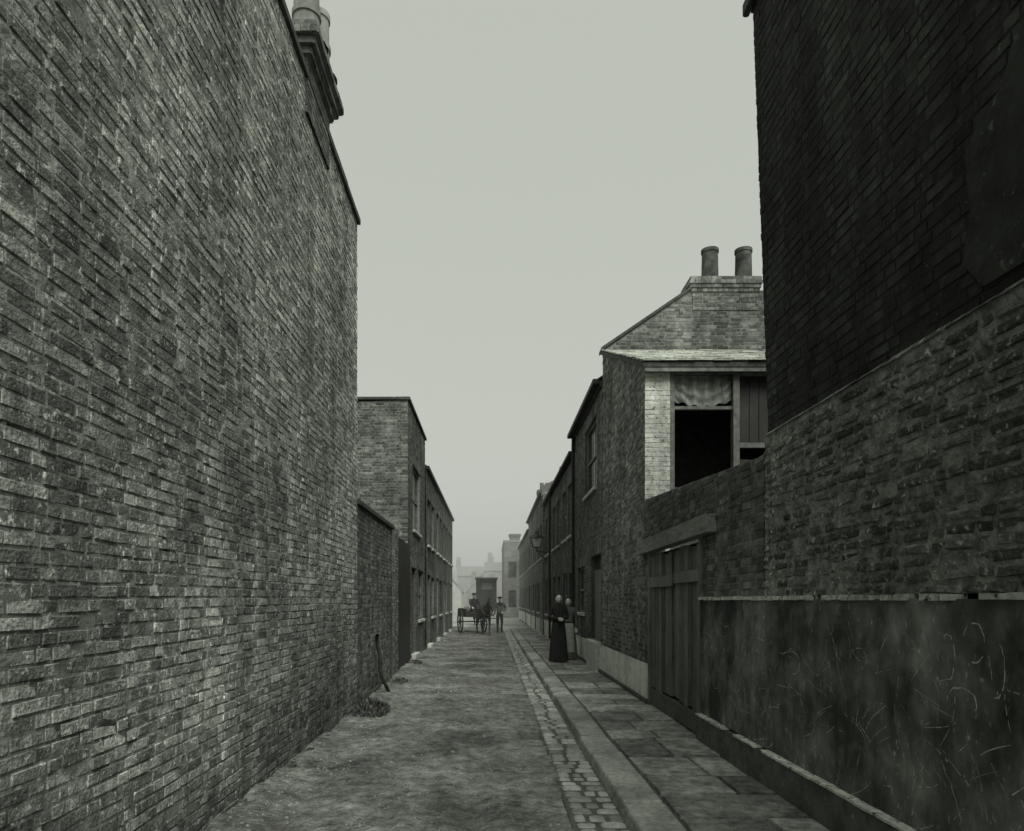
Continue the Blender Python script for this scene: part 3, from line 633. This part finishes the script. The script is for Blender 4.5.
# ---------------------------------------------------------------- weeds and rubble
def weeds(name,cx,cy,rx,ry,n,h,chunks=60):
    b=MB()
    for i in range(n):
        a=U(0,6.28); q=math.sqrt(R()); x=cx+math.cos(a)*rx*q; y=cy+math.sin(a)*ry*q
        hh=h*U(.3,1)*(1.1-q*.8); w=U(.006,.016); th=U(0,3.14); lx,ly=U(-.6,.6)*hh,U(-.6,.6)*hh
        dx,dy=math.cos(th)*w,math.sin(th)*w
        b.quad((x-dx,y-dy,0),(x+dx,y+dy,0),(x+dx+lx*.5,y+dy+ly*.5,hh*.7),(x-dx+lx*.5,y-dy+ly*.5,hh*.7))
        b.quad((x-dx+lx*.5,y-dy+ly*.5,hh*.7),(x+dx+lx*.5,y+dy+ly*.5,hh*.7),(x+lx,y+ly,hh),(x+lx,y+ly,hh))
    for i in range(chunks):
        a=U(0,6.28); q=math.sqrt(R()); x=cx+math.cos(a)*rx*q; y=cy+math.sin(a)*ry*q; s=U(.010,.04)
        b.hexa([Vector((x+s*dx*U(.7,1.2),y+s*dy*U(.7,1.2),dz*s+.03)) for dz in(-.5,.7) for dx,dy in((-1,-1),(1,-1),(1,1),(-1,1))])
    b.make(name,'weed')
weeds('weeds',-1.66,9.6,.26,.5,1100,.26); weeds('weeds',-1.75,13.0,.15,.6,300,.12); weeds('weeds',-1.85,17.0,.15,.5,250,.16); weeds('weeds',-1.86,6.5,.05,2.2,160,.06,20)
# ---------------------------------------------------------------- people
def skin_obj(name,verts,edges,radii,mat,parent,root=0,sub=2):
    me=bpy.data.meshes.new(name); me.from_pydata(verts,edges,[]); me.materials.append(M[mat])
    o=bpy.data.objects.new(name,me); COL.objects.link(o); o.parent=parent
    sk=o.modifiers.new('Skin','SKIN'); sk.use_smooth_shade=True
    for i,r in enumerate(radii):
        sv=me.skin_vertices[0].data[i]; sv.radius=(r if isinstance(r,tuple) else (r,r)); sv.use_root=(i==root)
    sb=o.modifiers.new('Sub','SUBSURF'); sb.levels=sub; sb.render_levels=sub
    return o
def hand(parent,w,d,side):
    w=Vector(w); d=Vector(d).normalized(); s=d.cross(Vector((0,1,0))).normalized()*side
    fw=Vector((0,-1,0))
    vs=[w,w+d*.05]; es=[(0,1)]; rs=[.026,(.03)]
    for i,(off,l) in enumerate([(-.03,.065),(-.01,.078),(.01,.072),(.03,.055)]):
        k=len(vs); b0=w+d*.085+s*off; vs+=[b0,b0+d*l*.5+fw*.012,b0+d*l*.9+fw*.035]; es+=[(1,k),(k,k+1),(k+1,k+2)]; rs+=[.012,.009,.007]
    k=len(vs); b0=w+d*.03-s*.035+fw*.01; vs+=[b0,b0+d*.035-s*.02+fw*.02]; es+=[(0,k),(k,k+1)]; rs+=[.012,.008]
    skin_obj('hand',vs,es,rs,'skin',parent,sub=1)
def person(name,loc,yaw,h,top='cloth',low='cloth',female=False,arms='down',apron=None,hat=None,lean=0,sit=False):
    e=empty(name,loc); e.rotation_euler=(0,0,yaw); s=h/1.7; e.scale=(s,s,s)
    sw=.165 if female else .195
    A={'down':[((sw+.05,.02,1.15),(sw+.06,-.05,.90))]*2,'fold':[((sw+.07,.0,1.14),(.05,-.20,1.10))]*2,
       'push':[((sw+.03,-.15,1.2),(sw+.0,-.38,1.05))]*2,'hip':[((sw+.12,.04,1.18),(.15,-.1,1.02)),((sw+.05,.02,1.15),(sw+.05,-.08,.9))]}[arms]
    L=lean
    vs=[(0,0,.93),(0,-L*.3,1.14),(0,-L*.7,1.33),(0,-L*.95,1.46),(0,-L,1.53)]; es=[(0,1),(1,2),(2,3),(3,4)]; rs=[(.155,.115),(.13,.095),(.16,.11),(.055,.055),(.05,.05)]
    for sg,(el,wr) in zip((1,-1),A):
        k=len(vs); vs+=[(sg*sw,-L*.8,1.39),(sg*el[0],el[1]-L*.6,el[2]),(sg*wr[0],wr[1]-L*.5,wr[2])]; es+=[(2,k),(k,k+1),(k+1,k+2)]; rs+=[.068,.05,.034]
    for sg in(1,-1):
        k=len(vs); st=.05*sg
        if sit: vs+=[(sg*.10,-.04,.89),(sg*.13,-.44,.90),(sg*.13,-.50,.50),(sg*.14,-.64,.45)]
        else: vs+=[(sg*.09,0,.86),(sg*.10,-.01-st,.48),(sg*.10,.02+st*.6,.09),(sg*.115,-.13+st*.6,.04)]
        es+=[(0,k),(k,k+1),(k+1,k+2),(k+2,k+3)]; rs+=[.095,.065,.045,.04]
    skin_obj('body',vs,es,rs,top if female else low,e)
    for sg,(el,wr) in zip((1,-1),A):
        E=Vector((sg*el[0],el[1]-L*.6,el[2]));W=Vector((sg*wr[0],wr[1]-L*.5,wr[2])); hand(e,W,(W-E),sg)
    import bmesh
    bm=bmesh.new(); bmesh.ops.create_uvsphere(bm,u_segments=24,v_segments=18,radius=1)
    hc=Vector((0,-L-.015,1.605))
    for v in bm.verts:
        x,y,z=v.co
        f=1.0 if z>-.1 else 1-.32*min(1,(-z-.1)/.9)
        X=x*.075*f; Y=y*.095*(1.0 if z>-.1 else f*.95)-(.012 if z<-.3 else 0)*1; Z=z*.118
        if y<-.55:
            if abs(x)<.16 and -.25<z<.12: Y-=.022*(1-abs(x)/.16)*(1-abs(z+.12)/.25 if abs(z+.12)<.25 else 0)
            if .1<abs(x)<.5 and 0<z<.25: Y+=.007
            if abs(x)<.3 and z<-.75: Y-=.006
        v.co=hc+Vector((X,Y,Z))
    me=bpy.data.meshes.new('head'); bm.to_mesh(me); bm.free(); me.materials.append(M['skin']); me.polygons.foreach_set('use_smooth',[True]*len(me.polygons))
    o=bpy.data.objects.new('head',me); COL.objects.link(o); o.parent=e
    b=MB()
    for sg in(1,-1):
        b.lathe(hc+Vector((sg*.03,-.086,.008)),[(0,-.007),(.010,-.003),(.010,.003),(0,.007)],8)
        b.box(sg*.03-.016,sg*.03+.016,hc.y-.094,hc.y-.084,hc.z+.024,hc.z+.030)
    b.box(-.022,.022,hc.y-.091,hc.y-.08,hc.z-.062,hc.z-.055); b.make('face_features','hair',e)
    b=MB()
    for sg in(1,-1): b.hexa([hc+Vector((sg*(.070+a),yy,zz)) for a in(0,.014) for yy,zz in((-.01,-.03),(.02,-.03),(.02,.03),(-.01,.03))])
    b.make('ears','skin',e)
    b=MB(); pr=[(0,.128),(.05,.118),(.078,.085),(.087,.04),(.085,.0),(.07,-.04)]
    b.lathe(hc+Vector((0,.018,.004)),pr,20)
    for v in b.v:
        if v.y<hc.y-.03 and v.z<hc.z+.07: v.y=hc.y-.02+(v.y-hc.y)*.1
    if female: b.lathe(hc+Vector((0,.10,.04)),[(0,.05),(.035,.035),(.045,0),(.03,-.035),(0,-.045)],14)
    b.make('hair','hair',e,smooth=True)
    if hat:
        b=MB()
        if hat=='cap': b.lathe(hc+Vector((0,.0,.075)),[(.09,-.01),(.12,.02),(.118,.045),(.06,.062),(0,.066)],18); b.box(-.055,.055,hc.y-.145,hc.y-.07,hc.z+.062,hc.z+.072)
        else: b.lathe(hc+Vector((0,0,.06)),[(.15,.0),(.152,.008),(.092,.012),(.09,.07),(.075,.11),(.04,.13),(0,.135)],20)
        b.make('hat','cloth',e,smooth=True)
    if female:
        def loft(nm,z0,z1,r0,r1,mat,a0=0,a1=2*math.pi,n=72,fold=.016,extra=0):
            vs=[];fs=[];m=14;cl=abs(a1-a0-2*math.pi)<1e-3
            for j in range(m+1):
                t=j/m; z=z0+(z1-z0)*t; r=r0+(r1-r0)*(t**.7)
                for i in range(n+(0 if cl else 1)):
                    a=a0+(a1-a0)*i/n; q=r+extra+fold*t*math.sin(a*11+math.sin(a*3)*1.5)+.5*fold*t*math.sin(a*23)
                    vs.append((q*math.cos(a),q*math.sin(a)*.88,z))
            w=n if cl else n+1
            for j in range(m):
                for i in range(n):
                    i2=(i+1)%w; fs.append((j*w+i,j*w+i2,(j+1)*w+i2,(j+1)*w+i))
            obj(nm,vs,fs,mat,e,smooth=True)
        loft('skirt',1.03,.03,.15,.235,low)
        if apron: loft('apron',1.02,.22,.15,.215,apron,a0=-math.pi*.82,a1=-math.pi*.18,n=30,extra=.022)
        b=MB(); b.lathe((0,0,1.0),[(.150,0),(.155,.03),(.150,.06)],20); b.make('waistband','cloth',e)
    else:
        jv=[(0,0,.88),(0,-L*.3,1.14),(0,-L*.7,1.34),(0,-L*.9,1.43)]; je=[(0,1),(1,2),(2,3)]; jr=[(.18,.135),(.15,.115),(.175,.125),(.075,.07)]
        for sg,(el,wr) in zip((1,-1),A):
            k=len(jv); jv+=[(sg*sw,-L*.8,1.39),(sg*el[0],el[1]-L*.6,el[2]),(sg*wr[0],wr[1]-L*.5,wr[2])]; je+=[(2,k),(k,k+1),(k+1,k+2)]; jr+=[.08,.062,.045]
        skin_obj('jacket',jv,je,jr,top,e)
    return e
person('woman',(1.55,16.3,.105),.1,1.56,top='cloth',low='cloth',female=True,arms='fold')
person('woman',(1.86,17.0,.105),-.3,1.48,top='cloth2',low='cloth2',female=True,arms='down',apron='cloth3')
person('man',(.36,33,.01),.2,1.66,top='cloth2',low='cloth',arms='hip',hat='cap')
# ---------------------------------------------------------------- pony and cart
def wheel(b,c,r,ns=12):
    b.ring(c,(1,0,0),r,.05,.05,28)
    c=Vector(c)
    for i in range(ns):
        w=2*math.pi*i/ns; b.rod(c,c+Vector((0,math.cos(w),math.sin(w)))*(r-.04),.016,.012,6)
    b.rod(c-Vector((.1,0,0)),c+Vector((.1,0,0)),.06,n=10)
yaw=.30; PX,PY=-.35,31.2
def place(x,y,z=0): c,s=math.cos(yaw),math.sin(yaw); return (PX+x*c-y*s,PY+x*s+y*c,z)
e=empty('pony',(PX,PY,.015)); e.rotation_euler=(0,0,yaw); e.scale=(.92,.92,.92)
vs=[(0,.2,1.06),(0,.62,1.14),(0,-.32,1.08),(0,-.56,1.26),(0,-.74,1.47),(0,-.86,1.62),(0,-1.0,1.48),(0,-1.10,1.30),(0,.88,1.12),(0,.98,.95),(0,1.0,.5)]
es=[(0,1),(0,2),(2,3),(3,4),(4,5),(5,6),(6,7),(1,8),(8,9),(9,10)]; rs=[(.27,.27),(.25,.25),(.23,.27),(.14,.19),(.09,.15),(.08,.11),(.075,.09),(.055,.06),.05,.045,.03]
for sg in(1,-1):
    k=len(vs); vs+=[(sg*.14,-.40,.90),(sg*.14,-.40-.04*sg,.52),(sg*.14,-.38-.05*sg,.15),(sg*.14,-.44-.05*sg,.03)]; es+=[(2,k),(k,k+1),(k+1,k+2),(k+2,k+3)]; rs+=[.10,.052,.038,.055]
    k=len(vs); vs+=[(sg*.15,.62,.98),(sg*.16,.50,.78),(sg*.15,.80,.52),(sg*.15,.74+.04*sg,.15),(sg*.15,.68+.04*sg,.03)]; es+=[(1,k),(k,k+1),(k+1,k+2),(k+2,k+3),(k+3,k+4)]; rs+=[.14,.11,.055,.038,.055]
skin_obj('body',vs,es,rs,'horse',e)
b=MB()
for sg in(1,-1): b.rod((sg*.05,-.86,1.68),(sg*.065,-.88,1.82),.03,.006,6)
b.make('ears','horse',e)
b=MB()
for i in range(9):
    t=i/8; b.rod((0,-.50-.36*t+.06,1.42+.30*t),(.05,-.46-.36*t+.08,1.30+.30*t),.03,.01,5)
b.make('mane','hair',e)
b=MB(); b.ring((0,-.50,1.18),(0,-1,.5),.30,.06,.08,20); b.ring((0,.0,1.08),(0,1,0),.29,.02,.06,20)
for sg in(1,-1): b.rod((sg*.34,-.6,1.0),(sg*.36,1.9,.92),.028,n=8); b.rod((sg*.10,-.98,1.45),(sg*.12,1.3,1.3),.008,n=5)
b.make('harness_and_shafts','iron',e)
e=empty('cart',place(0,2.0,.015)); e.rotation_euler=(0,0,yaw); b=MB()
for sg in(-1,1): wheel(b,(sg*.58,0,.52),.52)
b.rod((-.6,0,.52),(.6,0,.52),.03); b.make('wheels','iron',e)
b=MB(); b.box(-.46,.46,-.7,.9,.74,.80)
for sg in(-1,1): b.box(sg*.46-.015,sg*.46+.015,-.7,.9,.803,1.12)
b.box(-.44,.44,.87,.9,.803,1.15); b.box(-.44,.44,-.7,-.67,.803,1.0); b.box(-.44,.44,-.25,.05,.96,1.0); b.make('bed','van',e)
b=MB()
for (x,y,z,r) in((-.2,.4,.8,.2),(.2,.45,.8,.21),(0,.68,.8,.19)): b.lathe((x,y,z),[(r*.8,0),(r,.08),(r,.2),(r*.7,.32),(r*.25,.36),(r*.35,.42),(0,.42)],14)
b.make('sacks','sack',e,smooth=True)
px,py,_=place(.05,1.9); person('man',(px,py,.22),yaw,1.62,top='cloth',arms='push',hat='cap',lean=.06,sit=True)
e=empty('covered_van',(-.35,44,0)); b=MB()
for sg in(-1,1):
    wheel(b,(sg*.72,-.9,.42),.42); wheel(b,(sg*.78,1.2,.55),.55)
b.rod((-.75,-.9,.42),(.75,-.9,.42),.03); b.rod((-.8,1.2,.55),(.8,1.2,.55),.03); b.make('wheels','iron',e)
b=MB(); b.box(-.62,.62,-1.3,1.9,.85,1.2); b.box(-.64,.64,-.7,1.92,1.203,2.85); b.box(-.7,.7,-1.2,1.98,2.853,2.93); b.box(-.55,.55,-1.2,-.8,1.203,1.5)
b.make('body','van',e)
b=MB(); b.box(-.3,.35,-.73,-.705,2.2,2.6); b.box(-.5,.5,-.725,-.703,1.3,1.5); b.make('sign_panel','woodl',e)
b=MB(); b.rod((-.3,-1.3,.8),(-.35,-3.2,.9),.03); b.rod((.3,-1.3,.8),(.35,-3.2,.9),.03); b.make('shafts','wood',e)
e=empty('downpipe'); b=MB(); b.rod((RX-.06,18.5,.15),(RX-.06,18.5,5.85),.04); b.rod((RX-.1,25.5,.15),(RX-.1,25.5,5.4),.04); b.make('pipes','iron',e)
# ---------------------------------------------------------------- mist at the far end
hz=box('mist',-80,80,24,420,-.02,13,'dark')
hm=bpy.data.materials.new('mist'); hm.use_nodes=True; hn=hm.node_tree; hn.nodes.clear()
vsn=N(hn,'ShaderNodeVolumeScatter'); vsn.inputs['Color'].default_value=tone(1.0); vsn.inputs['Density'].default_value=.0085; vsn.inputs['Anisotropy'].default_value=0.0
oo=N(hn,'ShaderNodeOutputMaterial'); hn.links.new(vsn.outputs[0],oo.inputs['Volume'])
hz.data.materials.clear(); hz.data.materials.append(hm)
# ---------------------------------------------------------------- light
sc=bpy.context.scene
w=bpy.data.worlds.new('World'); sc.world=w; w.use_nodes=True; nt=w.node_tree; nt.nodes.clear(); Lk=nt.links
el=math.radians(50); az=math.radians(158)
sky=N(nt,'ShaderNodeTexSky',sky_type='NISHITA'); sky.sun_disc=False; sky.sun_elevation=el; sky.sun_rotation=az; sky.air_density=1; sky.dust_density=3
bw=N(nt,'ShaderNodeRGBToBW'); Lk.new(sky.outputs[0],bw.inputs[0])
ma=N(nt,'ShaderNodeMath',operation='MULTIPLY_ADD'); ma.inputs[1].default_value=.24; ma.inputs[2].default_value=5.0; Lk.new(bw.outputs[0],ma.inputs[0])
vm=N(nt,'ShaderNodeVectorMath',operation='SCALE'); vm.inputs[0].default_value=tone(1.0)[:3]; Lk.new(ma.outputs[0],vm.inputs['Scale'])
bg=N(nt,'ShaderNodeBackground'); bg.inputs['Strength'].default_value=.1; Lk.new(vm.outputs[0],bg.inputs['Color'])
out=N(nt,'ShaderNodeOutputWorld'); Lk.new(bg.outputs[0],out.inputs['Surface'])
sd=bpy.data.lights.new('sun','SUN'); sd.energy=2.8; sd.angle=math.radians(35); sd.color=(1,.99,.94)
so=bpy.data.objects.new('sun',sd); COL.objects.link(so)
ds=Vector((math.sin(az)*math.cos(el),math.cos(az)*math.cos(el),math.sin(el)))
so.rotation_euler=ds.to_track_quat('Z','Y').to_euler(); so.location=(5,-5,20)
# ---------------------------------------------------------------- camera
cd=bpy.data.cameras.new('camera'); cd.sensor_width=36; cd.lens=F/1024*36; cd.shift_x=20/1024; cd.shift_y=184.5/1024; cd.clip_end=3000; cd.clip_start=.05
co=bpy.data.objects.new('camera',cd); co.location=(0,0,1.55); co.rotation_euler=(math.radians(90),0,0); COL.objects.link(co); sc.camera=co
sc.view_settings.view_transform='Standard'; sc.view_settings.look='None'; sc.view_settings.exposure=0
